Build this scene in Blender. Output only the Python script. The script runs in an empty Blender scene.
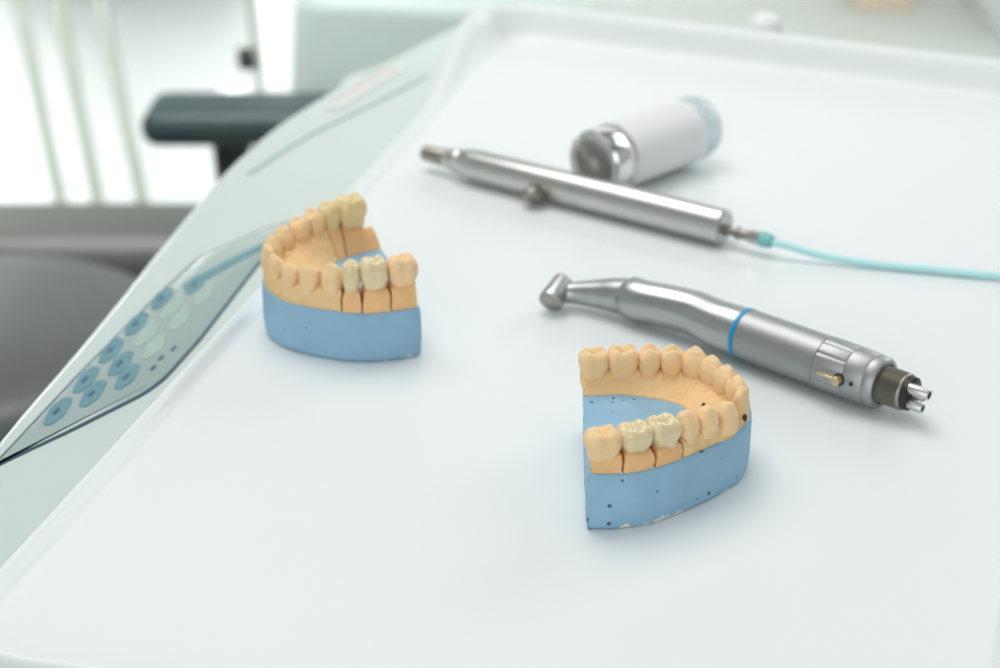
import bpy, bmesh, math, random
from mathutils import Vector, Matrix, noise
random.seed(7)
S = bpy.context.scene
COL = S.collection
MM = 0.001
TRAY = 0.85            # height of the tray surface above the floor, metres

# ------------------------------------------------------------------ materials
def mat(name, col, rough=.5, metal=0., coat=0., coat_rough=.1, spec=.5, trans=0., ior=1.45, sss=0., noise_s=0, noise_amt=0., bump=0., bump_s=800, emit=0., alpha=1.):
    m = bpy.data.materials.new(name); m.use_nodes = True
    nt = m.node_tree; b = nt.nodes['Principled BSDF']
    c = (*col, 1)
    b.inputs['Base Color'].default_value = c
    b.inputs['Roughness'].default_value = rough
    b.inputs['Metallic'].default_value = metal
    b.inputs['Coat Weight'].default_value = coat
    b.inputs['Coat Roughness'].default_value = coat_rough
    b.inputs['Specular IOR Level'].default_value = spec
    b.inputs['Transmission Weight'].default_value = trans
    b.inputs['IOR'].default_value = ior
    b.inputs['Alpha'].default_value = alpha
    if sss:
        b.inputs['Subsurface Weight'].default_value = sss
        b.inputs['Subsurface Radius'].default_value = (.004, .003, .002)
        b.inputs['Subsurface Scale'].default_value = 1.0
    tc = nt.nodes.new('ShaderNodeTexCoord')
    if noise_amt:
        n = nt.nodes.new('ShaderNodeTexNoise'); n.inputs['Scale'].default_value = noise_s; n.inputs['Detail'].default_value = 4
        nt.links.new(tc.outputs['Object'], n.inputs['Vector'])
        mx = nt.nodes.new('ShaderNodeMix'); mx.data_type = 'RGBA'
        nt.links.new(n.outputs['Fac'], mx.inputs['Factor'])
        mx.inputs['A'].default_value = (*[max(0, v*(1-noise_amt)) for v in col], 1)
        mx.inputs['B'].default_value = (*[min(1, v*(1+noise_amt)) for v in col], 1)
        nt.links.new(mx.outputs['Result'], b.inputs['Base Color'])
    if bump:
        n2 = nt.nodes.new('ShaderNodeTexNoise'); n2.inputs['Scale'].default_value = bump_s; n2.inputs['Detail'].default_value = 5
        nt.links.new(tc.outputs['Object'], n2.inputs['Vector'])
        bp = nt.nodes.new('ShaderNodeBump'); bp.inputs['Strength'].default_value = bump; bp.inputs['Distance'].default_value = .0006
        nt.links.new(n2.outputs['Fac'], bp.inputs['Height'])
        nt.links.new(bp.outputs['Normal'], b.inputs['Normal'])
    return m

def L(r, g, b):        # sRGB 0-255 to linear
    f = lambda v: v/12.92 if v <= .04045 else ((v+.055)/1.055)**2.4
    return tuple(f(v/255) for v in (r, g, b))

M = {}
M['tray'] = mat('tray_enamel', L(231, 236, 236), .36, coat=.3, coat_rough=.14, spec=.35)
M['deck'] = mat('deck_enamel', L(203, 216, 212), .28, coat=.7, coat_rough=.1)
M['keypad'] = mat('keypad_foil', L(161, 179, 176), .22, coat=.6, coat_rough=.08, noise_s=14, noise_amt=.12)
M['key_line'] = mat('keypad_border', L(62, 88, 104), .3)
M['key_teal'] = mat('key_teal', L(104, 148, 158), .3, noise_s=160, noise_amt=.22)
M['key_teal_glare'] = mat('key_teal_glare', L(163, 186, 176), .3, noise_s=160, noise_amt=.12)  # teal keys paled by reflection; the glare is put into the colour
M['key_icon'] = mat('key_icon', L(58, 98, 122), .35)
M['seam'] = mat('deck_seam', L(150, 176, 176), .5)
M['slot'] = mat('slot_lining', L(216, 210, 204), .5)
M['white'] = mat('white_plastic', L(238, 240, 238), .4)
M['gum'] = mat('tan_plaster', L(240, 203, 150), .7, noise_s=220, noise_amt=.07, bump=.5, bump_s=700, spec=.3)
M['die'] = mat('orange_tan_plaster', L(241, 193, 137), .7, noise_s=220, noise_amt=.08, bump=.45, bump_s=700, spec=.3)
M['tooth'] = mat('pale_tan_plaster', L(242, 208, 160), .62, noise_s=260, noise_amt=.06, bump=.4, bump_s=600, spec=.35)
M['crown'] = mat('ceramic_glaze', L(228, 211, 168), .18, coat=.6, coat_rough=.05, sss=.25, noise_s=180, noise_amt=.05)
M['crown_y'] = mat('amber_ceramic_glaze', L(229, 206, 152), .18, coat=.6, coat_rough=.05, sss=.25, noise_s=180, noise_amt=.06)
M['hole'] = mat('hole_shade', L(92, 62, 36), .9)
M['steel'] = mat('satin_steel', (.46, .475, .475), .34, metal=1, noise_s=120, noise_amt=.05)
M['steel_b'] = mat('brushed_steel', (.60, .595, .575), .3, metal=1, noise_s=90, noise_amt=.12)
M['matte'] = mat('blasted_steel', (.38, .39, .39), .46, metal=1, noise_s=400, noise_amt=.05)
M['button'] = mat('worn_button', (.40, .38, .35), .5, metal=.9)
M['chrome'] = mat('chrome', (.74, .74, .73), .12, metal=1)
M['bronze'] = mat('dark_nickel', (.33, .31, .27), .4, metal=1)
M['dark'] = mat('black_metal', (.045, .045, .045), .45, metal=.6)
M['brass'] = mat('brass', (.83, .62, .35), .3, metal=1)
M['blue_ring'] = mat('blue_ring', L(20, 150, 205), .3)
M['hose_aqua'] = mat('aqua_silicone', L(188, 236, 239), .3, coat=.3)
M['sleeve'] = mat('turquoise_sleeve', L(128, 196, 194), .5)
M['clear'] = mat('clear_blueish_plastic', L(232, 241, 246), .12, trans=.75, ior=1.3)
M['label_w'] = mat('white_label', L(228, 229, 228), .5)
M['leather'] = mat('dark_leather', L(86, 88, 88), .36, noise_s=30, noise_amt=.08, bump=.15, bump_s=500)
M['leather2'] = mat('charcoal_leather', L(80, 82, 78), .45, noise_s=30, noise_amt=.08)
M['arm'] = mat('slate_armrest', L(46, 64, 65), .42)
M['pale'] = mat('pale_grey_plastic', L(190, 200, 194), .5)
M['black'] = mat('black_plastic', L(28, 30, 31), .45)
M['grey'] = mat('grey_shell', L(172, 186, 180), .5)
M['hose_g'] = mat('grey_hose', L(166, 174, 164), .55)
M['unit'] = mat('white_lacquer', L(244, 247, 246), .35, coat=.2)
M['floor'] = mat('grey_vinyl', L(200, 206, 201), .45, noise_s=2, noise_amt=.03)
M['wall'] = mat('wall_paint', L(238, 240, 236), .8, noise_s=3, noise_amt=.01)
M['warm_spot'] = mat('warm_spot_tone', L(240, 218, 196), .6, noise_s=8, noise_amt=.1)

def blue_plaster(name, col, thresh, holes=True):
    m = mat(name, col, .62, spec=.3)
    nt = m.node_tree; b = nt.nodes['Principled BSDF']; N = nt.nodes.new; K = nt.links.new
    tc = N('ShaderNodeTexCoord')
    no = N('ShaderNodeTexNoise'); no.inputs['Scale'].default_value = 60; no.inputs['Detail'].default_value = 5
    K(tc.outputs['Object'], no.inputs['Vector'])
    mx = N('ShaderNodeMix'); mx.data_type = 'RGBA'
    mx.inputs['A'].default_value = (*[v*.86 for v in col], 1); mx.inputs['B'].default_value = (*[min(1, v*1.14) for v in col], 1)
    K(no.outputs['Fac'], mx.inputs['Factor'])
    # sparse air-bubble pits, the shade inside them painted dark
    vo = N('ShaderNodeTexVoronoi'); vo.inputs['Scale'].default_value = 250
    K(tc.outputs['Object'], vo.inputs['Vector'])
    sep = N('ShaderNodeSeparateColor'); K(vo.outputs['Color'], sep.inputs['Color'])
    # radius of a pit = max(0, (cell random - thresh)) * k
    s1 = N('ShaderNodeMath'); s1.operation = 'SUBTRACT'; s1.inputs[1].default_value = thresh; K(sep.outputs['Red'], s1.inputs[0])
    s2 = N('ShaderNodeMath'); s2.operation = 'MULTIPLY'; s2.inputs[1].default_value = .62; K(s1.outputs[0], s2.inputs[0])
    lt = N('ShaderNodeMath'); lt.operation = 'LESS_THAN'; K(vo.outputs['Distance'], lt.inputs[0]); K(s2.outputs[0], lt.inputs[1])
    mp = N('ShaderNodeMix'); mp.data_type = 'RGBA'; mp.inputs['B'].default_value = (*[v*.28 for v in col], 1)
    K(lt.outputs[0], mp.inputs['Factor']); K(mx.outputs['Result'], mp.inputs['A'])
    # white plaster chips, mostly along the bottom edge
    n2 = N('ShaderNodeTexNoise'); n2.inputs['Scale'].default_value = 85; n2.inputs['Detail'].default_value = 3; n2.inputs['Roughness'].default_value = .6
    K(tc.outputs['Object'], n2.inputs['Vector'])
    sx = N('ShaderNodeSeparateXYZ'); K(tc.outputs['Object'], sx.inputs[0])
    mr = N('ShaderNodeMapRange'); mr.inputs['From Min'].default_value = .0005; mr.inputs['From Max'].default_value = .0042
    mr.inputs['To Min'].default_value = .56; mr.inputs['To Max'].default_value = .735
    K(sx.outputs['Z'], mr.inputs['Value'])
    gt = N('ShaderNodeMath'); gt.operation = 'GREATER_THAN'; K(n2.outputs['Fac'], gt.inputs[0]); K(mr.outputs[0], gt.inputs[1])
    mw = N('ShaderNodeMix'); mw.data_type = 'RGBA'; mw.inputs['B'].default_value = (*L(226, 228, 224), 1)
    K(gt.outputs[0], mw.inputs['Factor']); K(mp.outputs['Result'], mw.inputs['A'])
    K(mw.outputs['Result'], b.inputs['Base Color'])
    bp = N('ShaderNodeBump'); bp.inputs['Strength'].default_value = .25; bp.inputs['Distance'].default_value = .0006
    sb = N('ShaderNodeMath'); sb.operation = 'SUBTRACT'; K(no.outputs['Fac'], sb.inputs[0]); K(lt.outputs[0], sb.inputs[1])
    K(sb.outputs[0], bp.inputs['Height']); K(bp.outputs['Normal'], b.inputs['Normal'])
    return m
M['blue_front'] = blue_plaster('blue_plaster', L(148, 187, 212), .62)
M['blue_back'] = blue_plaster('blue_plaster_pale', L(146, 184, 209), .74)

# ------------------------------------------------------------------ helpers
def link(name, bm, m, parent=None, loc=None, smooth=True, angle=40, sub=0):
    me = bpy.data.meshes.new(name)
    bmesh.ops.recalc_face_normals(bm, faces=bm.faces)
    if smooth:
        for f in bm.faces: f.smooth = True
        for e in bm.edges:
            if len(e.link_faces) == 2 and e.calc_face_angle(0) > math.radians(angle): e.smooth = False
    bm.to_mesh(me); bm.free()
    o = bpy.data.objects.new(name, me); COL.objects.link(o)
    me.materials.append(M[m] if isinstance(m, str) else m)
    if parent: o.parent = parent
    if loc is not None: o.location = loc
    if sub:
        md = o.modifiers.new('sub', 'SUBSURF'); md.levels = sub; md.render_levels = sub
    return o

def tag(o, label=None, cat=None, group=None, kind=None):
    for k, v in (('label', label), ('category', cat), ('group', group), ('kind', kind)):
        if v: o[k] = v
    return o

def empty(name, p, label, cat, rz=0, group=None):
    """p in millimetres: x, y, height above the tray surface"""
    o = bpy.data.objects.new(name, None); COL.objects.link(o); o.empty_display_size = .02
    o.location = (p[0]*MM, p[1]*MM, p[2]*MM+TRAY); o.rotation_euler = (0, 0, rz)
    return tag(o, label, cat, group)

def bv(bm, p, off=(0, 0, 0)):
    return bm.verts.new(((p[0]-off[0])*MM, (p[1]-off[1])*MM, (p[2]-off[2])*MM))

def loft(bm, rings, cap0=True, cap1=True, closed=False):
    n = len(rings[0])
    for a, b in zip(rings, rings[1:] + (rings[:1] if closed else [])):
        for i in range(n):
            j = (i+1) % n
            bm.faces.new((a[i], a[j], b[j], b[i]))
    if not closed:
        if cap0: bm.faces.new(list(reversed(rings[0])))
        if cap1: bm.faces.new(rings[-1])

def frame(d, up=Vector((0, 0, 1))):
    d = Vector(d).normalized()
    if abs(d.dot(up)) > .98: up = Vector((0, 1, 0))
    a = d.cross(up).normalized(); b = a.cross(d).normalized()
    return d, a, b

def lathe(o, d, prof, off, seg=40, mod=None, cap0=True, cap1=True, hollow=None):
    """surface of revolution: prof = [(s, r)] along direction d from o; mod(s, angle) scales r"""
    bm = bmesh.new(); d, a, b = frame(d); o = Vector(o); rings = []
    for s, r in prof:
        ring = []
        for i in range(seg):
            t = 2*math.pi*i/seg; rr = r*(mod(s, t) if mod else 1)
            ring.append(bv(bm, o+d*s+(a*math.cos(t)+b*math.sin(t))*rr, off))
        rings.append(ring)
    loft(bm, rings, cap0, cap1)
    return bm

def catmull(P, n=12, closed=False):
    P = [Vector(p) for p in P]; out = []; N = len(P)
    rng = range(N if closed else N-1)
    for i in rng:
        if closed: p0, p1, p2, p3 = P[i-1], P[i], P[(i+1) % N], P[(i+2) % N]
        else: p0, p1, p2, p3 = P[max(i-1, 0)], P[i], P[i+1], P[min(i+2, N-1)]
        for k in range(n):
            t = k/n
            out.append(.5*((2*p1)+(p2-p0)*t+(2*p0-5*p1+4*p2-p3)*t*t+(3*p1-p0-3*p2+p3)*t**3))
    if not closed: out.append(P[-1])
    return out

def sweep(P, R, off, seg=20, n=10, mod=None, smooth_path=True):
    """tube along control points P (mm) with radius R per control point"""
    Q = catmull([Vector((*p, 0)) if len(p) == 2 else Vector(p) for p in P], n) if smooth_path else [Vector(p) for p in P]
    RR = [v[0] for v in catmull([Vector((r, 0, 0)) for r in R], n)] if smooth_path else R
    bm = bmesh.new(); rings = []; prev = None
    for i, q in enumerate(Q):
        d = (Q[min(i+1, len(Q)-1)]-Q[max(i-1, 0)]).normalized()
        if prev is None: d, a, b = frame(d)
        else:
            a = (prev-d*prev.dot(d)).normalized(); b = a.cross(d).normalized()
        prev = a
        rings.append([bv(bm, q+(a*math.cos(2*math.pi*k/seg)+b*math.sin(2*math.pi*k/seg))*RR[i]*(mod(i/(len(Q)-1), 2*math.pi*k/seg) if mod else 1), off) for k in range(seg)])
    loft(bm, rings)
    return bm

def rbox(c, size, r, off=(0, 0, 0), segs=5, rot=None):
    bm = bmesh.new()
    bmesh.ops.create_cube(bm, size=1)
    for v in bm.verts: v.co = Vector((v.co.x*size[0], v.co.y*size[1], v.co.z*size[2]))
    bmesh.ops.bevel(bm, geom=bm.edges[:], offset=r, segments=segs, affect='EDGES', profile=.5)
    for v in bm.verts:
        q = v.co
        if rot: q = rot @ q
        v.co = Vector(((q.x+c[0]-off[0])*MM, (q.y+c[1]-off[1])*MM, (q.z+c[2]-off[2])*MM))
    return bm

def round_poly(P, radii, n=10):
    """polygon with rounded corners, counter-clockwise"""
    out = []; N = len(P)
    for i in range(N):
        p = Vector(P[i]); a = Vector(P[i-1])-p; b = Vector(P[(i+1) % N])-p
        r = radii[i] if isinstance(radii, (list, tuple)) else radii
        la, lb = a.length, b.length; a.normalize(); b.normalize()
        d = min(r, la*.45, lb*.45)
        if d < .01: out.append(p); continue
        for k in range(n+1):
            t = k/n
            out.append((p+a*d)*(1-t)**2+p*2*t*(1-t)+(p+b*d)*t*t)
    return out

def dense(P, step):
    out = []
    for i in range(len(P)):
        a, b = P[i], P[(i+1) % len(P)]
        k = max(1, int((b-a).length/step))
        out += [a+(b-a)*(j/k) for j in range(k)]
    return out

def normals(P):
    out = []; N = len(P)
    for i in range(N):
        t = (P[(i+1) % N]-P[i-1]).normalized()
        out.append(Vector((t.y, -t.x)))
    return out           # outward for counter-clockwise polygons

def smooth01(a, b, x):
    t = max(0, min(1, (x-a)/(b-a))); return t*t*(3-2*t)

# ------------------------------------------------------------------ the room
def quad_box(name, lo, hi, m):
    bm = bmesh.new(); bmesh.ops.create_cube(bm, size=1)
    for v in bm.verts:
        v.co = Vector(((lo[i]+hi[i])/2+v.co[i]*(hi[i]-lo[i]) for i in range(3)))
    return bm
for nm, lo, hi, m in (('floor', (-3.2, -2.2, -.05), (3.6, 4.55, 0), 'floor'),
                      ('wall_back', (-3.2, 4.4, 0), (3.6, 4.55, 2.9), 'wall'),
                      ('wall_left', (-3.35, -2.2, 0), (-3.2, 4.55, 2.9), 'wall')):
    tag(link(nm, quad_box(nm, lo, hi, m), m, smooth=False), kind='structure')
tag(link('baseboard_back', quad_box('b', (-3.2, 4.385, 0), (3.6, 4.4, .08), 'wall'), 'white', smooth=False), kind='structure')

# ------------------------------------------------------------------ instrument cart with tray and control deck
CO = (60, 760, -850)
cart = empty('instrument_cart', CO, 'white enamelled dental instrument cart with raised-rim tray top and control keypad', 'cart')

poly = [(-164, 428), (128, 370), (335, 938), (4, 1088)]
base = dense(round_poly([Vector(p) for p in poly], [26, 26, 26, 20]), 12)
nr = normals(base)
bm = bmesh.new()
prof = [(-4, 0), (0, 0.05), (1.6, .5), (3, 1.5), (4.4, 3.0), (5.6, 4.2), (6.8, 4.7), (7.8, 4.5), (8.7, 3.6), (9.4, 1.6), (9.9, -1.5), (10.3, -8), (10.6, -12), (10.8, -34)]
rings = []
for off, z in prof:
    ring = []
    for p, n in zip(base, nr):
        far = smooth01(900, 1062, p.y+p.x*.44)
        k = 1+3.5*far if z > 0 else 1
        w = off*(1+1.6*far)
        ring.append(bv(bm, (p.x+n.x*w, p.y+n.y*w, z*k), CO))
    rings.append(ring)
loft(bm, rings)
link('work_tray', bm, 'tray', cart, angle=60)

# rim knob on the far edge
bm = lathe((169, 1063, 8), (0, 0, 1), [(0, 11), (8, 11), (12, 10), (15.5, 7), (17, 3)], CO, 24)
link('rim_knob', bm, 'white', cart)

outer = catmull([(-207, 400), (-203, 500), (-195, 579), (-180, 673), (-160, 816), (-145, 899), (-120, 978), (-66, 1093), (-14, 1192)], 8)
inner_edge = catmull([(6, 1186), (4, 1120), (-20, 1010), (-80, 800), (-128, 600), (-140, 480), (-146, 400)], 8)
oo = [Vector((p.x, p.y)) for p in outer]
bm = bmesh.new(); rows = []
for i_, p in enumerate(oo):
    t = (oo[min(i_+1, len(oo)-1)]-oo[max(i_-1, 0)]).normalized(); n = Vector((-t.y, t.x))
    f = i_/(len(oo)-1); q = inner_edge[::-1]; q = q[round(f*(len(q)-1))]; q = Vector((q.x, q.y))
    row = [bv(bm, (q.x, q.y, -44), CO), bv(bm, (q.x, q.y, -9+3*(1-smooth01(440, 560, q.y))), CO)]
    for off, z in [(-7, -9), (-5, -9.2), (-3, -10), (-1.2, -11.6), (-.3, -13.5), (0, -16), (-.4, -32), (-6, -44)]:
        row.append(bv(bm, (p.x+n.x*off, p.y+n.y*off, z), CO))
    rows.append(row)
loft(bm, rows)
deck = link('control_deck', bm, 'deck', cart, angle=60)

# seam and recessed slot at the far end of the deck
def ribbon(P, w, z, h, off):
    Q = catmull(P, 8); bm = bmesh.new(); rings = []
    for i, q in enumerate(Q):
        d = (Q[min(i+1, len(Q)-1)]-Q[max(i-1, 0)]).normalized(); n = Vector((-d.y, d.x))
        rings.append([bv(bm, (q.x+n.x*a, q.y+n.y*a, zz), off) for a, zz in ((-w/2, z), (-w/2, z+h), (w/2, z+h), (w/2, z))])
    loft(bm, rings); return bm
link('deck_seam', ribbon([(-136, 862), (-117, 908), (-99, 944), (-72, 990), (-46, 1039)], 2.6, -9.4, .7, CO), 'seam', deck)
sl = [Vector(p) for p in ((-104, 976), (-97, 976), (-62, 1054), (-69, 1056))]
def plate(P, rad, z0, z1, off, bevel=.5, n=6):
    P = round_poly(P, rad, n); nn = normals(P)
    if sum(a.x*b.y-b.x*a.y for a, b in zip(P, P[1:]+P[:1])) < 0: nn = [-v for v in nn]
    bm = bmesh.new(); rings = []
    for o_, z in ((0, z0), (0, z1-bevel), (-bevel, z1)):
        rings.append([bv(bm, (p.x+v.x*o_, p.y+v.y*o_, z), off) for p, v in zip(P, nn)])
    loft(bm, rings); return bm
slot = link('finger_slot', plate([Vector(p) for p in ((-107, 973), (-95, 973), (-59, 1056), (-68, 1061))], 4, -9.5, -6.6, CO, 1.2), 'white', deck)
link('slot_lining', plate(sl, 3, -8, -6.4, CO, .2), 'slot', slot)

# keypad: border foil, face, keys
kp = [(-192, 548), (-175, 630), (-156, 710), (-145, 750), (-117, 787), (-104, 798), (-99, 786), (-113.6, 745), (-129.5, 658.4), (-138, 623), (-143.5, 610.5), (-167, 579)]
kpv = [Vector(p) for p in reversed(kp)]
pad = link('keypad_panel', plate(kpv, 6, -9.4, -8.3, CO, .3), 'key_line', cart)
cx = sum(v.x for v in kpv)/len(kpv); cy = sum(v.y for v in kpv)/len(kpv)
P = round_poly(kpv, 6, 6); nn = normals(P)
if sum(a.x*b.y-b.x*a.y for a, b in zip(P, P[1:]+P[:1])) < 0: nn = [-v for v in nn]
bm = bmesh.new(); rings = []
for o_, z in ((-1.3, -8.6), (-1.3, -8.15), (-1.6, -8.0)):
    rings.append([bv(bm, (p.x+v.x*o_, p.y+v.y*o_, z), CO) for p, v in zip(P, nn)])
loft(bm, rings)
link('keypad_face', bm, 'keypad', pad)
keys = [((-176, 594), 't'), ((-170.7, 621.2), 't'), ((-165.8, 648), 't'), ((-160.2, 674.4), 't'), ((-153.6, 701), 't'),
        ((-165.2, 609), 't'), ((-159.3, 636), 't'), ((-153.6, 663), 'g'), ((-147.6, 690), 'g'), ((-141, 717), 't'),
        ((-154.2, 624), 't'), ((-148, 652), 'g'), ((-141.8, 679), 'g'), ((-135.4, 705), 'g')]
kd = Vector((.22, .975)); kn = Vector((-.975, .22))
for (x, y), c in keys:
    c0 = Vector((x, y)); a, b = 11.5, 4.3
    q = [c0-kd*a-kn*b*.55, c0-kd*a*.2+kn*-b, c0+kd*a+kn*-b*.3, c0+kd*a+kn*b*.6, c0+kd*a*.2+kn*b, c0-kd*a+kn*b*.2]
    k = link('keypad_button', plate(q, 2.5, -8.2, -7.5, CO, .25), 'key_teal' if c == 't' else 'key_teal_glare', pad)
    # printed symbol: short bar and dot
    bmq = plate([c0-kd*4-kn*.9, c0+kd*1-kn*.9, c0+kd*3+kn*.9, c0-kd*3+kn*.9], .4, -7.6, -7.42, CO, .05)
    if c == 't': link('key_symbol', bmq, 'key_icon', pad)
    else: bmq.free()
link('keypad_band', plate([Vector(p) for p in ((-147, 716), (-128.5, 747), (-113, 769), (-111, 764), (-126.5, 739), (-143.5, 710))], 1.5, -8.2, -7.6, CO, .2), 'key_teal', pad)
for (x, y) in ((-145, 632), (-143.4, 641), (-139.6, 650)):
    link('keypad_indicator', plate([Vector((x-1, y-2.4)), Vector((x+.6, y-2.2)), Vector((x+1.4, y+2.4)), Vector((x-.2, y+2.4))], .5, -8.2, -7.7, CO, .1), 'key_icon', pad)

# body, pedestal and castors under the tray
link('cart_body', rbox((70, 740, -330), (240, 440, 640), 12, CO), 'unit', cart)
for sx in (-1, 1):
    for sy in (-1, 1):
        px, py = 70+sx*85, 740+sy*180
        c = link('castor', lathe((px-10, py, -822), (1, 0, 0), [(0, 24), (2, 28), (18, 28), (20, 24)], CO, 28), 'black', cart)
        link('castor_fork', rbox((px, py, -800), (30, 20, 320-18), 4, CO) if False else rbox((px, py, -705), (14, 30, 190), 4, CO), 'steel', c)
link('pedestal_plate', rbox((70, 740, -30), (200, 380, 30), 8, CO), 'unit', cart)

# ------------------------------------------------------------------ dental casts
def tooth_mesh(w, d, h, kind, seed, flare=1.0):
    """x mesiodistal, y towards the cheek (+), z 0 at the neck"""
    rnd = random.Random(seed); n = 36; bm = bmesh.new(); rings = []
    j = lambda a: a*(1+rnd.uniform(-.12, .12))
    if kind == 'molar':
        cus = [(-.42, .40, j(1.45)), (.40, .42, j(1.5)), (-.42, -.42, j(1.35)), (.42, -.40, j(1.25))]; ex = 3.1; bowl = 1.5; sg = .34
    elif kind == 'premolar':
        cus = [(0, .42, j(2.0)), (.05, -.45, j(1.5))]; ex = 2.4; bowl = 1.0; sg = .40
    elif kind == 'canine':
        cus = [(0, .2, j(2.1)), (.1, -.55, j(.6))]; ex = 2.4; bowl = .7; sg = .45
    else:
        cus = [(-.4, .15, .8), (.4, .15, .8), (0, .15, .8)]; ex = 2.2; bowl = .1; sg = .5
    def se(t):
        c, s = math.cos(t), math.sin(t)
        return (math.copysign(abs(c)**(2/ex), c), math.copysign(abs(s)**(2/ex), s))
    def top(u, v):
        z = -bowl*(1-min(1, (u*u+v*v)))*.55-.45
        for cu, cv, ch in cus: z += ch*math.exp(-((u-cu)**2+(v-cv)**2)/(2*sg*sg*.55))
        if kind == 'molar': z -= .85*math.exp(-((u-.12*v)/.13)**2)*(1-.3*abs(v)) + .75*math.exp(-((v-.03-.1*u)/.13)**2) + .35*math.exp(-((u+v*.6-.1)/.1)**2)*(abs(u) < .7)
        if kind == 'premolar': z -= .85*math.exp(-((v-.0)/.14)**2)
        return z
    if kind in ('molar', 'premolar'):
        side = [(-.30, .82), (-.12, .80), (0, .80), (.10, .87), (.24, .95), (.44, 1.0), (.58, 1.0), (.72, .98), (.84, .93), (.93, .84)]
    elif kind == 'canine':
        side = [(-.30, .84), (-.12, .82), (0, .81), (.11, .89), (.32, .97), (.48, 1.0), (.62, .99), (.74, .93), (.84, .82), (.92, .68)]
    else:
        side = [(-.30, .82), (-.12, .8), (0, .79), (.11, .85), (.3, .92), (.48, .95), (.65, .99), (.8, 1.0), (.9, .97), (.97, .9)]
    ox, oy = rnd.uniform(-.25, .25), rnd.uniform(-.25, .25)
    def put(u, v, t, s, tilt=0):
        sy = 1; shy = 0
        if kind == 'incisor':
            sy = 1-.5*smooth01(.1, 1.0, t); shy = .12*d*smooth01(.1, 1, t)*.5
        if kind == 'canine':
            sy = 1-.3*smooth01(.2, 1, t)
        x, y = u*s*w/2, v*s*d/2*sy+shy
        z = t*h
        if t > .55: z += top(u*s, v*s)*smooth01(.55, .97, t)
        nv = noise.noise_vector(Vector((x*.3+seed, y*.3, z*.3)))*.42+noise.noise_vector(Vector((x*.8+seed, y*.8, z*.8)))*.14
        return bv(bm, (x+ox*max(t, 0)+nv.x, y+oy*max(t, 0)+nv.y, z+nv.z*(t > .2)))
    for t, s in side:
        ring = []
        for i in range(n):
            a = 2*math.pi*i/n; u, v = se(a); g = 1
            if kind in ('canine', 'incisor') and t > .05: g += .055*math.cos(3*(a-math.pi/2))*smooth01(.05, .35, t)+.03*math.cos(5*a+seed)
            if kind == 'premolar' and t > .1: g -= .05*math.exp(-((a-math.pi/2-.5)/.2)**2)+.05*math.exp(-((a-math.pi/2+.5)/.2)**2)
            if kind == 'molar' and t > .1:
                g -= .10*math.exp(-((abs(a-math.pi/2))/.17)**2) + .07*math.exp(-((abs(a-1.5*math.pi))/.2)**2)
            ring.append(put(u, v, t, s*g))
        rings.append(ring)
    s0 = side[-1][1]
    for f in (.84, .66, .48, .3, .14):
        rings.append([put(*se(2*math.pi*i/n), 1.0, s0*f) for i in range(n)])
    loft(bm, rings)
    return bm

def ray_hit(p, d, path):
    best = None
    for a, b in zip(path, path[1:]):
        e = b-a; den = d.x*e.y-d.y*e.x
        if abs(den) < 1e-9: continue
        w = a-p
        t = (w.x*e.y-w.y*e.x)/den; u = (w.x*d.y-w.y*d.x)/den
        if t > 0 and -.001 <= u <= 1.001 and (best is None or t < best): best = t
    return best

def smooth_list(v, k):
    return [sum(v[max(0, i-k):i+k+1])/len(v[max(0, i-k):i+k+1]) for i in range(len(v))]

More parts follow.
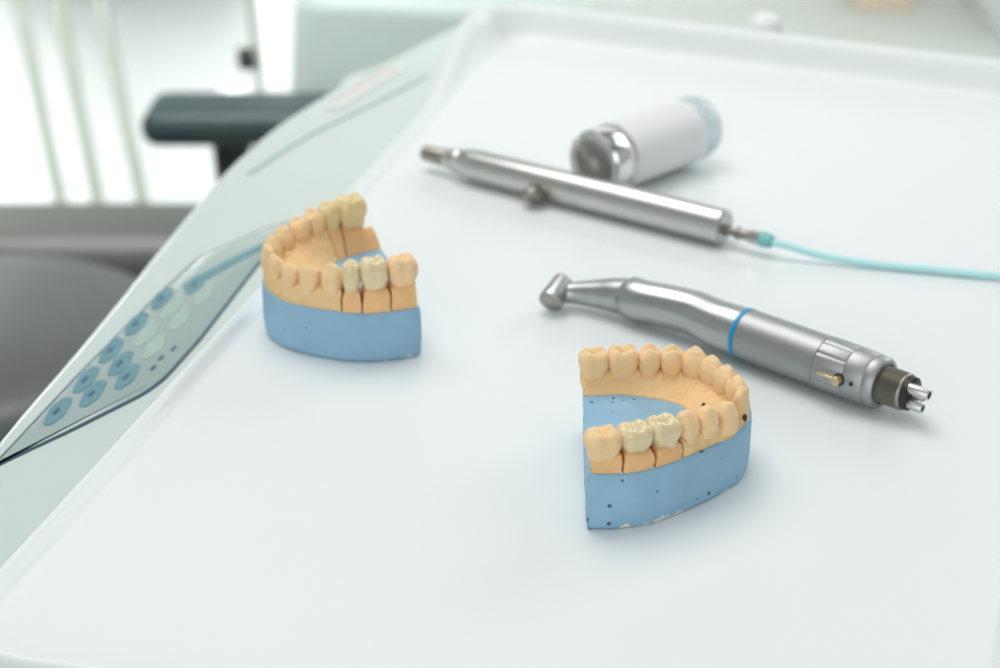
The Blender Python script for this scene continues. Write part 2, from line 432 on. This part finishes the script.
def build_cast(root, outline, inner, teeth, segs, zb, blue, heel_z, seed, wall_in=1.1, ends=(0, 0), x0=.6, lowneck={}):
    """outline/inner: open paths heel to heel (local mm), in the same order as teeth.
       teeth: (x, y, zc, w, d, h, kind, material, is_crown)"""
    O = [Vector((p.x, p.y)) for p in catmull([Vector((*p, 0)) for p in outline], 10)]
    I = [Vector((p.x, p.y)) for p in catmull([Vector((*p, 0)) for p in inner], 10)]
    # blue base
    bm = bmesh.new(); nO = []
    pl = dense(round_poly([p for p in O[::2]], 1.0, 2) if False else O, 1.6)
    area = sum(a.x*b.y-b.x*a.y for a, b in zip(pl, pl[1:]+pl[:1]))
    nn = normals(pl)
    if area < 0: nn = [-v for v in nn]
    rings = []
    for z, off in ((0, -1.6), (.5, -.7), (1.6, -.25), (zb*.3, 0), (zb*.6, .1), (zb*.9, -.05), (zb-.35, -.15), (zb, -.55)):
        ring = []
        for p, v in zip(pl, nn):
            w = noise.noise(Vector((p.x*.12+seed, p.y*.12, z*.15)))*.5+noise.noise(Vector((p.x*.5+seed, p.y*.5, z*.5)))*.12
            hx = 2.4*(1-z/zb)*smooth01(-25, 35, -p.y if blue == 'blue_back' else p.y)*(1-smooth01(4, 20, p.x))+1.0*smooth01(0, 30, -p.y if blue == 'blue_back' else p.y)*(1-smooth01(4, 20, p.x))
            zz = z if z < 2 else z+noise.noise(Vector((p.x*.07, p.y*.07, seed)))*.5*(z/zb)
            ring.append(bv(bm, (p.x+v.x*(off+w)+hx, p.y+v.y*(off+w), zz)))
        rings.append(ring)
    loft(bm, rings)
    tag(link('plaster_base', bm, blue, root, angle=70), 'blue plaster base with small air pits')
    # centre line through the teeth
    cpts = [Vector((x, y, 0)) for x, y, *_ in teeth]
    e0 = cpts[0]+(cpts[0]-cpts[1]).normalized()*1; e1 = cpts[-1]
    def toheel(a, b, hx=.6):
        d = a-b; k = (a.x-hx)/max(1e-3, -d.x) if d.x < 0 else 0
        return Vector((hx, a.y+max(-2, min(2, d.y*k)), 0))
    cl = [toheel(cpts[0], cpts[1], x0)]+cpts+[toheel(cpts[-1], cpts[-2])]
    C = [Vector((p.x, p.y)) for p in catmull(cl, 16)]
    # resample by arc length
    acc = [0]
    for a, b in zip(C, C[1:]): acc.append(acc[-1]+(b-a).length)
    tot = acc[-1]
    def at_s(s):
        s = max(0, min(tot, s)); i = 0
        lo, hi = 0, len(acc)-2
        while lo < hi:
            m = (lo+hi+1)//2
            if acc[m] <= s: lo = m
            else: hi = m-1
        f = (s-acc[lo])/max(1e-9, acc[lo+1]-acc[lo])
        return C[lo]+(C[lo+1]-C[lo])*f
    ts = [acc[16*(i+1)] for i in range(len(teeth))]
    side = 1 if sum(a.x*b.y-b.x*a.y for a, b in zip(C, C[1:]+C[:1])) > 0 else -1
    step = .5; ns = int(tot/step)+1
    St = [tot*i/(ns-1) for i in range(ns)]
    tang = []
    for s in St:
        t = (at_s(s+1.5)-at_s(s-1.5)); tang.append(t.normalized())
    tx = smooth_list([t.x for t in tang], 4); ty = smooth_list([t.y for t in tang], 4)
    nrm = [Vector((b, -a)).normalized()*side for a, b in zip(tx, ty)]
    extO = [Vector((-20, O[0].y))]+O+[Vector((-20, O[-1].y))]
    extI = [Vector((-20, I[0].y))]+I+[Vector((-20, I[-1].y))]
    do = [min(16, ray_hit(at_s(s), n, extO) or 6) for s, n in zip(St, nrm)]
    di = [min(22, ray_hit(at_s(s), -n, extI) or 14) for s, n in zip(St, nrm)]
    do = smooth_list(do, 2); di = smooth_list(di, 8)
    zneck = []; pap = []
    for s in St:
        if s <= ts[0]: z = teeth[0][2]-teeth[0][5]/2
        elif s >= ts[-1]: z = teeth[-1][2]-teeth[-1][5]/2
        else:
            k = max(i for i in range(len(ts)) if ts[i] <= s); k = min(k, len(ts)-2)
            f = (s-ts[k])/(ts[k+1]-ts[k]); za = teeth[k][2]-teeth[k][5]/2; zz = teeth[k+1][2]-teeth[k+1][5]/2
            z = za+(zz-za)*smooth01(0, 1, f)
        z += sum(v*math.exp(-((s-ts[k])/(teeth[k][3]*.5))**2) for k, v in lowneck.items())
        z += ends[0]*(1-smooth01(ts[0]-teeth[0][3]*.62, ts[0]-teeth[0][3]*.1, s)) + ends[1]*smooth01(ts[-1]+teeth[-1][3]*.2, ts[-1]+teeth[-1][3]*.5, s)
        zneck.append(z)
        dd = min(abs(s-t)/(tt[3]*.5) for t, tt in zip(ts, teeth))
        pap.append(smooth01(.5, 1.0, dd)*(1 if ts[0]-2 < s < ts[-1]+2 else .2))
    def interp(arr, s):
        f = s/tot*(ns-1); i = max(0, min(ns-2, int(f))); f -= i
        return arr[i]*(1-f)+arr[i+1]*f
    def gum_piece(s0, s1, name, m, taper):
        bm = bmesh.new(); rings = []; cnt = max(6, int((s1-s0)/.55)); sc = (s0+s1)/2
        for k in range(cnt+1):
            s = s0+(s1-s0)*k/cnt
            n = interp(nrm, s).normalized(); a = max(2.0, interp(do, s)-wall_in); b = max(2.5, interp(di, s)); zN = interp(zneck, s); p = interp(pap, s)*(0 if taper else 1); H = zN-zb
            fl = 1.2*(1-p)
            pr = [(-a+.2, zb-.6, 0), (-a, zb+.04*H, .0), (-a+.1, zb+.25*H, .1), (-a*.985+.2-fl*.3, zb+.52*H, .25), (-a*.93+.3-fl*.2, zb+.76*H+.4*p, .45), (-a*.82, zb+.92*H+1.0*p, .7), (-a*.64, zN-.2+1.5*p, .9),
                  (-a*.35, zN-.1+1.7*p, 1), (0, zN+.1+1.6*p, 1), (b*.2, zN-.1+1.4*p, 1), (b*.36, zb+.88*H+.9*p, .9), (b*.5, zb+.72*H+.3*p, .7), (b*.64, zb+.52*H, .45), (b*.78, zb+.33*H, .25), (b*.9, zb+.16*H, .1), (b*.98, zb+.06*H, 0), (b, zb-.6, 0)]
            cr = catmull([Vector(q) for q in pr], 3)
            ring = []
            for q in cr:
                ss = sc+(s-sc)*(1-taper*max(0, min(1, q.z)))
                c = at_s(ss); nq = interp(nrm, max(0, min(tot, ss))).normalized()
                x = c.x-nq.x*q.x; y = c.y-nq.y*q.x; z = q.y
                nv = noise.noise_vector(Vector((x*.22+seed, y*.22, z*.22)))*.5+noise.noise_vector(Vector((x*.6+seed, y*.6, z*.6)))*.26+noise.noise_vector(Vector((x*1.4+seed, y*1.4, z*1.4)))*.08
                if z > zb+.5: z += nv.z; x += nv.x; y += nv.y
                ring.append(bv(bm, (max(x, .35), y, z)))
            rings.append(ring)
        loft(bm, rings)
        return link(name, bm, m, root, angle=50)
    bounds = lambda i: (0 if i == 0 else (ts[i-1]*teeth[i][3]+ts[i]*teeth[i-1][3])/(teeth[i][3]+teeth[i-1][3]))
    for first, last, die in segs:
        s0 = bounds(first)+(0 if first == 0 else .3)
        s1 = (bounds(last+1)-.3) if last+1 < len(teeth) else tot
        g = gum_piece(s0, s1, 'die_block' if die else 'gum_section', 'die' if die else 'gum', .16 if die == 2 else (.04 if die else .0))
        for i in range(first, last+1):
            x, y, zc, w, d, h, kind, m, crown = teeth[i]
            n = interp(nrm, ts[i]).normalized()
            bm = tooth_mesh(w, d, h, kind, seed*31+i)
            yaw = math.atan2(n.y, n.x)-math.pi/2
            o = link('crown' if crown else 'tooth', bm, m, g, loc=(x*MM, y*MM, (zc-h/2)*MM), angle=75, sub=1)
            o.rotation_euler = (0, 0, yaw)
            if crown: tag(o, 'glossy ivory ceramic crown')
    return at_s, ts, nrm

# front cast: heel faces left of the tray, bow to the right
FR = (29.5, 528)
front = empty('dental_cast', (FR[0], FR[1], .1), 'tan dental cast on pitted blue base, standing nearest the blue-ringed handpiece', 'dental cast')
f_out = [(0, -34), (9, -33.9), (18, -32.5), (28, -27.6), (38, -20.3), (47, -12.8), (54, -5.6), (58.6, 1), (61, 8), (61.2, 15), (59.5, 22), (55, 29), (47, 34.5), (34, 37.8), (18, 38.6), (0, 38)]
f_in = [(0, -14), (14, -12.5), (26, -9), (35, -3), (39.2, 5), (38, 12.5), (31, 18.5), (16, 23.6), (0, 22.2)]
T = 'tooth'
f_teeth = [(5, -28.6, 32.3, 12.4, 11, 8.0, 'molar', T, False), (16, -25.4, 32.5, 11.8, 11, 8.0, 'molar', 'crown', True), (26.2, -21.2, 32.6, 12, 11, 8.2, 'molar', 'crown', True),
           (34.4, -16.4, 31.9, 9.2, 10, 8.6, 'canine', T, False), (41.8, -12.4, 31.9, 9.2, 9.6, 8.4, 'canine', T, False), (49.4, -7.4, 30.6, 9.2, 9.4, 8.8, 'canine', T, False),
           (55.4, 2.6, 30.6, 8.6, 8.2, 9.6, 'incisor', T, False), (55.4, 11, 30.8, 9.4, 8.6, 9, 'canine', T, False), (52, 18.6, 31.2, 9.4, 9, 9, 'canine', T, False), (48, 25.4, 31.6, 9.4, 9.4, 9, 'canine', T, False),
           (42, 30.0, 32.4, 9.8, 9.6, 9.4, 'canine', T, False), (33.8, 31.4, 32.4, 8.6, 9.2, 9, 'premolar', T, False), (25.7, 31.8, 32.4, 8.8, 9.4, 9, 'premolar', T, False), (15.7, 31.8, 32.6, 11.8, 10.2, 9, 'molar', T, False), (5, 30.4, 32.6, 11, 10.2, 8.6, 'molar', T, False)]
at_s, ts, nrm = build_cast(front, f_out, f_in, f_teeth, [(0, 0, 1), (1, 1, 2), (2, 2, 2), (3, 14, 0)], 22.0, 'blue_front', 0, 3)
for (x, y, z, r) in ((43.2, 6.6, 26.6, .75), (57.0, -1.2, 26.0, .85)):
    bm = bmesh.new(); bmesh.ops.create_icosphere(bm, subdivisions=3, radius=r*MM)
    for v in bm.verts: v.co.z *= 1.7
    link('pin_hole_shade', bm, 'hole', front, loc=(x*MM, y*MM, z*MM))  # solid dark blob; the shade of a hole is its colour

# back cast: bow to the left
back = empty('dental_cast', (-42, 657, .1), 'tan dental cast with tall plaster blocks on smoother blue base, beside the keypad', 'dental cast', rz=math.radians(196.2))
b_out = [(0, -42.5), (15, -43.5), (30, -41.5), (42, -36.5), (51, -27.5), (56, -16.5), (57.6, -8), (56, 1), (52.5, 9.5), (47, 15.5), (39, 22.5), (30, 28.6), (20, 32), (10, 33), (2.5, 32.4), (-1, 30.5)]
b_in = [(0, -32), (10, -30.5), (19, -26.5), (27, -19), (31.5, -9), (30, 1), (24, 8), (12, 12.5), (0, 13.5)]
b_teeth = [(13, -38, 40.6, 13.2, 12, 10.6, 'molar', 'crown_y', True), (22.8, -36.4, 39.6, 9.4, 10, 9.6, 'premolar', 'crown_y', True), (30, -33.2, 38.2, 9.2, 9.6, 9, 'premolar', T, False), (37.6, -29.2, 37.0, 9.4, 9.4, 8.8, 'premolar', T, False),
           (45, -24.6, 35.6, 9.8, 9.2, 8.8, 'canine', T, False), (51, -17.6, 34.6, 9.2, 8.8, 9.6, 'canine', T, False), (53.2, -9.4, 33.6, 9.0, 9, 10, 'incisor', T, False), (51.8, -1.2, 33.2, 9.0, 9, 8.8, 'incisor', T, False), (47.6, 6.8, 32.4, 9.6, 9, 8.0, 'incisor', T, False),
           (41.2, 14.2, 33.4, 10.2, 9, 9.2, 'incisor', T, False), (33, 20.8, 35.2, 9.8, 9.4, 10.6, 'canine', T, False), (25.8, 24.2, 36.8, 7.6, 9.6, 10.8, 'premolar', 'crown', True), (16.8, 25.4, 37.4, 11.4, 11, 12, 'molar', 'crown', True), (5.2, 25.2, 37.4, 12.4, 11.6, 11, 'molar', T, False)]
build_cast(back, b_out, b_in, b_teeth, [(0, 0, 1), (1, 1, 1), (2, 10, 0), (11, 11, 2), (12, 12, 2), (13, 13, 1)], 22, 'blue_back', 0, 5, ends=(-5, 3.5), x0=3.0, lowneck={0: -3.0})

# ------------------------------------------------------------------ contra-angle handpiece with motor
A0 = Vector((98.2, 626.6, 11.4)); A1 = Vector((159.2, 570.2, 11.4)); ax = (A1-A0).normalized(); A0 = A0+ax*3; A1 = A1+ax*3
HO = (97.4, 627.8, 0)

hp = empty('contra_angle_handpiece', HO, 'bent silver dental handpiece with blue ring and four-pin motor end', 'handpiece')
flute = lambda t, a: 1-.035*smooth01(.15, .35, t)*(1-smooth01(.6, .8, t))*(.5+.5*math.cos(12*a))
bend = Vector((57.4, 663.2, 10.2))
P = [A0-ax*1.2, A0-ax*14, A0-ax*30+Vector((1, 1, 0)), bend+Vector((3, -4, 0)), bend]
link('angled_body', sweep([tuple(p) for p in P], [10.5, 10.2, 9.7, 9.3, 9.0], HO, 48, 14, flute), 'steel', hp)
neck = [bend+Vector((1, -1, 0)), Vector((50, 667, 9.4)), Vector((43.4, 670, 8.6)), Vector((33.5, 673.6, 7.4)), Vector((27, 674.8, 6.6))]
link('neck', sweep([tuple(p) for p in neck], [8.3, 7.5, 6.4, 5.0, 4.3], HO, 40, 10), 'steel', hp)
nd = (neck[1]-neck[0]).normalized()
link('seam_ring', lathe(bend+nd*.2, nd, [(0, 8.6), (.2, 8.75), (.7, 8.7), (.8, 8.4)], HO, 48), 'bronze', hp)
hd = Vector((-.42, -.80, -.34)).normalized(); hc = Vector((24.4, 672.4, 8.0))
head = link('head', lathe(hc-hd*8.4, hd, [(0, 3.6), (.6, 4.4), (2, 4.7), (11.5, 5.4), (13.6, 5.6), (14.4, 5.4), (14.6, 5.0), (14.3, 4.8)], HO, 40), 'steel', hp)
link('head_button', lathe(hc+hd*5.5, hd, [(0, 4.75), (.6, 4.75), (.8, 4.4)], HO, 32), 'button', head)
link('blue_band', lathe(A0-ax*1.4, ax, [(0, 10.55), (.1, 10.75), (1.9, 10.75), (2.0, 10.5)], HO, 56), 'blue_ring', hp)
Lm = (A1-A0).length
link('motor_sleeve', lathe(A0+ax*.5, ax, [(0, 10.1), (.4, 10.6), (6, 10.65), (22, 10.8), (37.6, 10.85), (37.9, 10.5)], HO, 56), 'matte', hp)
facet = lambda s, a: 1-.035*math.exp(-(((a % (math.pi/6))-math.pi/12)/.05)**2)*(s < 13.2)
link('adjusting_ring', lathe(A0+ax*38.2, ax, [(0, 10.5), (.5, 11.0), (13, 11.0), (13.6, 10.6)], HO, 144, facet), 'matte', hp)
link('end_collar', lathe(A0+ax*51.8, ax, [(0, 10.3), (.3, 10.95), (8, 10.9), (8.6, 10.5), (9.0, 10.6), (12.2, 10.4), (13.2, 9.6), (13.4, 8.2), (12, 8.0), (12, 7.7)], HO, 56), 'matte', hp)
thr = []
for i in range(17):
    thr += [(i*.62, 7.0), (i*.62+.31, 7.45)]
cb = Lm-20
link('threaded_coupling', lathe(A0+ax*63.8, ax, [(-.6, 7.2)]+thr+[(10.9, 7.4), (11.4, 7.0), (11.5, 6.6)], HO, 48), 'bronze', hp)
link('pin_gasket', lathe(A0+ax*75.0, ax, [(0, 6.7), (2.2, 6.7), (2.6, 6.2)], HO, 40), 'dark', hp)
_, pa, pb = frame(ax)
e0 = A0+ax*77.4
for (u, v, r, ln) in ((2.6, 3.6, 2.25, 8.6), (2.6, -2.8, 2.0, 6.6), (-.2, -.6, 1.0, 5.2), (-1.0, -3.9, 1.0, 4.6)):
    o = e0+pa*-u*0+pa*(-u if False else u)+pb*v
    pin = link('connector_pin', lathe(o-ax*.4, ax, [(0, r), (ln-.3, r), (ln, r*.9), (ln, r*.66), (ln-2.5, r*.62)], HO, 28), 'steel_b', hp)
    if r > 1.5: link('pin_bore', lathe(o+ax*(ln-1.6), ax, [(0, r*.64), (.4, r*.64)], HO, 20), 'dark', pin)
# brass lever in its slot, facing the viewer
rd = Vector((-ax.y, ax.x, 0))
if rd.y > 0: rd = -rd
rdv = (rd*.99+Vector((0, 0, .12))).normalized()
c = A0+ax*51.4+rdv*10.4
lv = link('lever_slot', lathe(c-rdv*.4, rdv, [(0, 2.5), (1.0, 2.5), (1.1, 2.2)], HO, 24), 'dark', hp)
link('lever_pin', lathe(c, rdv, [(0, 1.8), (3.8, 1.8), (4.1, 1.5)], HO, 24), 'brass', hp)
link('lever_rod', lathe(c+rdv*1.6-ax*.5, -ax+rdv*.0, [(0, .55), (8.4, .55), (8.7, .35)], HO, 14), 'brass', hp)
link('hole_disc', lathe(A0+ax*56.8+rdv*10.6, rdv, [(0, .9), (.6, .9)], HO, 16), 'dark', hp)  # dark disc painted for the shade in a small hole

# ------------------------------------------------------------------ straight handpiece with supply tube
B0 = Vector((-40, 847.2, 9.2)); B1 = Vector((106.2, 744.2, 9.1)); bx = (B1-B0).normalized(); Lb = (B1-B0).length
SO = (40, 790, 0)
sh = empty('straight_handpiece', SO, 'long straight steel handpiece with round foot knob, lying across in front of the jar', 'handpiece')
link('nose_cone', lathe(B0, bx, [(0, 3.4), (.6, 4.2), (14, 4.6), (15, 4.3), (15.6, 4.9)], SO, 40), 'bronze', sh)
link('body', lathe(B0+bx*15, bx, [(0, 5.0), (7, 6.3), (8, 6.3), (8.4, 6.0), (9.4, 6.0), (9.8, 6.6), (15, 8.0), (17, 8.4), (90, 8.75), (Lb-17, 8.8), (Lb-15.6, 8.8), (Lb-15.2, 8.3)], SO, 56), 'steel_b', sh)
link('end_plate', lathe(B0+bx*(Lb-.6), bx, [(0, 7.8), (.7, 7.8), (1.0, 7.5)], SO, 48), 'steel', sh)
kd_ = Vector((-.25, -.55, -.8)).normalized()
kp_ = Vector((18.8, 798.6, 13.8))
link('foot_knob', lathe(kp_+kd_*4, kd_, [(0, 3), (3, 3), (3.4, 5.0), (4.2, 5.6), (7.0, 5.6), (8.0, 4.6)], SO, 28), 'bronze', sh)
t1 = B1+bx*.3
_, qa, qb = frame(bx)
t0 = t1-Vector((0, 0, 1.2))
link('coupling_stub', lathe(t0, bx, [(0, 2.9), (1.2, 2.9), (1.4, 2.1), (6, 2.2), (6.2, 3.1), (7.6, 3.1), (7.8, 2.5), (12.6, 2.5)], SO, 28), 'bronze', sh)
link('coupling_nut', lathe(t0+bx*12.4, bx, [(0, 2.7), (.4, 3.3), (6.2, 3.4), (6.6, 2.8)], SO, 6), 'steel_b', sh)
link('tube_sleeve', lathe(t0+bx*18.8, bx, [(0, 3.5), (.6, 3.9), (5, 3.5), (6.4, 2.6)], SO, 28), 'sleeve', sh)
t2 = t0+bx*24
TP = [tuple(t2), tuple(t2+bx*7+Vector((2, 1, -1.2))), (150, 722.5, 3.6), (172, 716.5, 2.2), (200, 709.8, 2.1), (226, 703, 2.6), (252, 694, 7.6), (276, 683, 8.4), (296, 672, -20), (300, 668, -80)]
link('supply_tube', sweep(TP, [1.8]*10, SO, 20, 10), 'hose_aqua', sh)

# ------------------------------------------------------------------ jar lying on its side
J0 = Vector((46.8, 806.5, 17.8)); J1 = Vector((107.3, 866, 17.8)); jx = (J1-J0).normalized()
JO = (80, 835, 0)
jar = empty('jar', JO, 'white labelled cylindrical jar with a metal cap, lying on its side behind the long handpiece', 'jar')
link('metal_cap', lathe(J0, jx, [(1.2, 7), (.9, 12.5), (0, 14.2), (0, 16.0), (1.0, 17.0), (11, 17.2), (12, 16.8)], JO, 56), 'chrome', jar)
link('cap_disc', lathe(J0+jx*.9, jx, [(0, 14), (-.0, 3), (.4, 3)], JO, 40), 'steel_b', jar)
link('cap_ring', lathe(J0+jx*11.8, jx, [(0, 16.6), (.6, 17.3), (3.2, 17.4), (3.8, 16.8)], JO, 56), 'steel_b', jar)
link('label_sleeve', lathe(J0+jx*15.4, jx, [(0, 16.9), (.5, 17.5), (53, 17.5), (53.5, 17)], JO, 64), 'label_w', jar)
link('clear_end', lathe(J0+jx*68.6, jx, [(0, 16.6), (1, 17.2), (11, 17.2), (14, 16.4), (15.5, 14), (15.5, 2)], JO, 64), 'clear', jar)

# ------------------------------------------------------------------ stool
TO = (-480, 1390, -850)
st = empty('operator_stool', TO, 'round dark leather operator stool beside the cart', 'stool')
link('seat_cushion', lathe((-480, 1390, -425), (0, 0, 1), [(0, 168), (6, 180), (25, 187), (48, 186), (62, 178), (72, 160), (79, 120), (83, 60), (84, 10)], TO, 72), 'leather', st)
link('seat_pan', lathe((-480, 1390, -445), (0, 0, 1), [(0, 120), (4, 150), (21, 165)], TO, 48), 'black', st)
link('gas_column', lathe((-480, 1390, -790), (0, 0, 1), [(0, 28), (150, 28), (152, 18), (350, 18)], TO, 28), 'steel', st)
for k in range(5):
    a = 2*math.pi*k/5+.3; ex, ey = -480+190*math.cos(a), 1390+190*math.sin(a)
    lg = link('leg', sweep([(-480, 1390, -770), ((-480+ex)/2, (1390+ey)/2, -778), (ex, ey, -790)], [22, 17, 12], TO, 16, 5), 'steel', st)
    link('castor', lathe((ex-11*math.sin(a), ey+11*math.cos(a), -822), (math.sin(a), -math.cos(a), 0), [(0, 24), (2, 28), (20, 28), (22, 24)], TO, 24), 'black', lg)

# ------------------------------------------------------------------ patient chair
PO = (-350, 1680, -850)
ch = empty('dental_chair', PO, 'dark upholstered dental patient chair with grey backrest and padded armrest', 'chair')
link('seat_cushion', rbox((-640, 1700, -432), (920, 140, 120), 38, PO, 6), 'leather2', ch)
link('backrest', rbox((-62, 1745, -330), (330, 90, 370), 26, PO, 6, Matrix.Rotation(math.radians(4), 3, 'Y') @ Matrix.Rotation(math.radians(-8), 3, 'X')), 'grey', ch)
ar = link('armrest', rbox((-225, 1570, -218), (235, 84, 36), 17, PO, 6), 'arm', ch)
link('arm_post', sweep([(-262, 1572, -232), (-260, 1572, -300), (-248, 1585, -360), (-235, 1640, -420)], [20, 17, 16, 18], PO, 20, 6), 'black', ar)
link('side_bracket', rbox((-125, 1660, -228), (70, 40, 60), 18, PO, 5, Matrix.Rotation(math.radians(-20), 3, 'Y')), 'pale', ch)
link('chair_frame', rbox((-420, 1700, -515), (520, 120, 60), 12, PO), 'grey', ch)
link('pedestal', lathe((-400, 1750, -830), (0, 0, 1), [(0, 95), (20, 95), (40, 80), (60, 60), (290, 60)], PO, 40), 'unit', ch)
link('base_plate', rbox((-400, 1755, -838), (460, 210, 24), 8, PO), 'unit', ch)

# ------------------------------------------------------------------ dental unit, hoses, post in the background
UO = (-850, 2480, -850)
un_ = empty('dental_unit', UO, 'large plain white dental unit cabinet standing behind the hanging hoses', 'cabinet')
link('cabinet_body', rbox((-850, 2500, -330), (1130, 300, 960), 30, UO), 'unit', un_)
link('plinth', rbox((-850, 2500, -830), (1080, 260, 40), 6, UO), 'grey', un_)
link('hose_bracket', rbox((-560, 2230, 66), (420, 260, 50), 14, UO), 'unit', un_)
hz = [(-578, -555, 'grey hose farthest from the armrest, hanging against the white dental unit'),
      (-530, -508, 'middle one of three grey hoses hanging against the white dental unit'),
      (-480, -452, 'grey hose nearest the armrest, hanging against the white dental unit')]
for x0, x1, lab in hz:
    Y = 2150; k = Y/2000
    top = (x0*k+8, Y, 45); ho = (x1*k, Y, -850)
    pts = [(x0*k-6, Y, 37), (x0*k+2, Y, -120), ((x0+2)*k, Y, -235), ((x0*.5+x1*.5)*k, Y, -380), (x1*k, Y, -520), (x1*k+10, Y+20, -680), (x1*k+16, Y+90, -770), (x1*k+14, Y+180, -790)]
    hr = empty('hose', ho, lab, 'hose', group='hanging hoses of the dental unit')
    link('tube', sweep(pts, [9.5]*8, ho, 20, 8), 'hose_g', hr)
    link('end_fitting', lathe((pts[0][0], Y, 0), (0, 0, 1), [(0, 12), (2, 13), (36, 13)], ho, 24), 'steel', hr)

QO = (-262, 1960, -850)
po = empty('support_post', QO, 'white upright support post with black knob behind the armrest', 'post')
link('post', lathe((-262, 1960, -826), (0, 0, 1), [(0, 24), (900, 24), (905, 20)], QO, 36), 'unit', po)
link('post_foot', lathe((-262, 1960, -850), (0, 0, 1), [(0, 70), (10, 70), (24, 40), (26, 24)], QO, 40), 'unit', po)
link('post_edge_line', sweep([(-296, 1950, 60), (-294, 1950, -150), (-288, 1950, -230), (-283, 1950, -330), (-280, 1950, -500)], [7]*5, QO, 16, 8), 'hose_g', po)  # thin grey line along the post's left edge
link('clamp_knob', lathe((-290, 1950, -272), (-1, -.3, 0), [(0, 9), (3, 14), (16, 14), (20, 10)], QO, 28), 'black', po)
link('clamp_cap', lathe((-313, 1940, -322), (0, 0, 1), [(0, 12), (3, 20), (12, 22), (19, 17), (23, 8)], QO, 28), 'white', po)

# far background
WO = (1420, 4200, -850)  # added block, its white stands in for a bright floor reflection
wc = empty('floor_reflection_block', WO, 'white block added in place of a bright floor reflection near the far wall', 'cabinet')
link('cabinet_body', rbox((1420, 4170, -500), (420, 400, 620), 10, WO), 'unit', wc)
link('plinth', rbox((1420, 4180, -830), (400, 360, 40), 4, WO), 'unit', wc)
WB = (985, 4330, -850)  # made-up box that supplies the warm spots by the wall
wb = empty('warm_spot_box', WB, 'small pale warm box added for the warm spots at the foot of the far wall', 'box')
link('box_body', rbox((985, 4330, -810), (150, 90, 80), 6, WB), 'warm_spot', wb)
link('box_lid', rbox((985, 4330, -744), (158, 98, 12), 4, WB), 'warm_spot', wb)

# ------------------------------------------------------------------ light
w = bpy.data.worlds.new('room_light'); S.world = w; w.use_nodes = True
nt = w.node_tree; bg = nt.nodes['Background']
tc = nt.nodes.new('ShaderNodeTexCoord'); sp = nt.nodes.new('ShaderNodeSeparateXYZ'); cr = nt.nodes.new('ShaderNodeValToRGB')
nt.links.new(tc.outputs['Generated'], sp.inputs[0])
mr = nt.nodes.new('ShaderNodeMapRange'); mr.inputs['From Min'].default_value = -1; mr.inputs['From Max'].default_value = 1
nt.links.new(sp.outputs['Z'], mr.inputs['Value']); nt.links.new(mr.outputs[0], cr.inputs['Fac'])
cr.color_ramp.elements[0].position = .45; cr.color_ramp.elements[0].color = (.30, .33, .34, 1)
cr.color_ramp.elements[1].position = .90; cr.color_ramp.elements[1].color = (.97, 1.0, 1.0, 1)
e = cr.color_ramp.elements.new(.56); e.color = (.66, .70, .71, 1)
e = cr.color_ramp.elements.new(.70); e.color = (.60, .64, .65, 1)
e = cr.color_ramp.elements.new(.76); e.color = (.24, .26, .27, 1)  # dark band added so the metal shows a dark streak
e = cr.color_ramp.elements.new(.82); e.color = (.30, .32, .33, 1)
nt.links.new(cr.outputs['Color'], bg.inputs['Color']); bg.inputs['Strength'].default_value = .70

def area(name, loc, target, size, power, col, spread=180):
    l = bpy.data.lights.new(name, 'AREA'); l.energy = power; l.size = size[0]; l.size_y = size[1]; l.shape = 'RECTANGLE'; l.color = col; l.spread = math.radians(spread)
    o = bpy.data.objects.new(name, l); COL.objects.link(o); o.location = loc
    o.rotation_euler = (Vector(target)-Vector(loc)).to_track_quat('-Z', 'Y').to_euler()
    return o
area('ceiling_panel', (-.35, 1.2, 2.6), (-.05, .65, .85), (1.3, 1.3), 19, (1, .985, .96))
area('window_glow', (2.4, 3.0, 2.3), (0, .9, .8), (1.8, 1.6), 28, (.96, .99, 1))
area('rear_fill', (-.8, 1.35, 2.6), (-.85, 2.5, .5), (1.3, .7), 25, (1, 1, 1), 60)  # added narrow fill that brightens the white unit and chair
area('front_fill', (-.7, -1.3, 1.45), (0, .6, .85), (1.8, 1.2), 12, (.97, .99, 1))  # added soft fill from the camera side, for faces turned this way
area('far_wall_fill', (.5, 2.9, 2.75), (.5, 4.4, 1.3), (2.2, 1.0), 15, (1, 1, .98), 110)  # added fill to lift the far wall and what the tray reflects

# ------------------------------------------------------------------ camera
cd = bpy.data.cameras.new('camera'); cam = bpy.data.objects.new('camera', cd); COL.objects.link(cam)
cam.location = (0, 0, TRAY+.316); cam.rotation_euler = (math.radians(90-26), 0, 0)
cd.sensor_width = 36; cd.lens = 61.2; cd.clip_start = .02
cd.dof.use_dof = True; cd.dof.focus_distance = .6; cd.dof.aperture_fstop = 8.0
S.camera = cam
S.view_settings.view_transform = 'Standard'
S.view_settings.look = 'None'
S.view_settings.exposure = 0
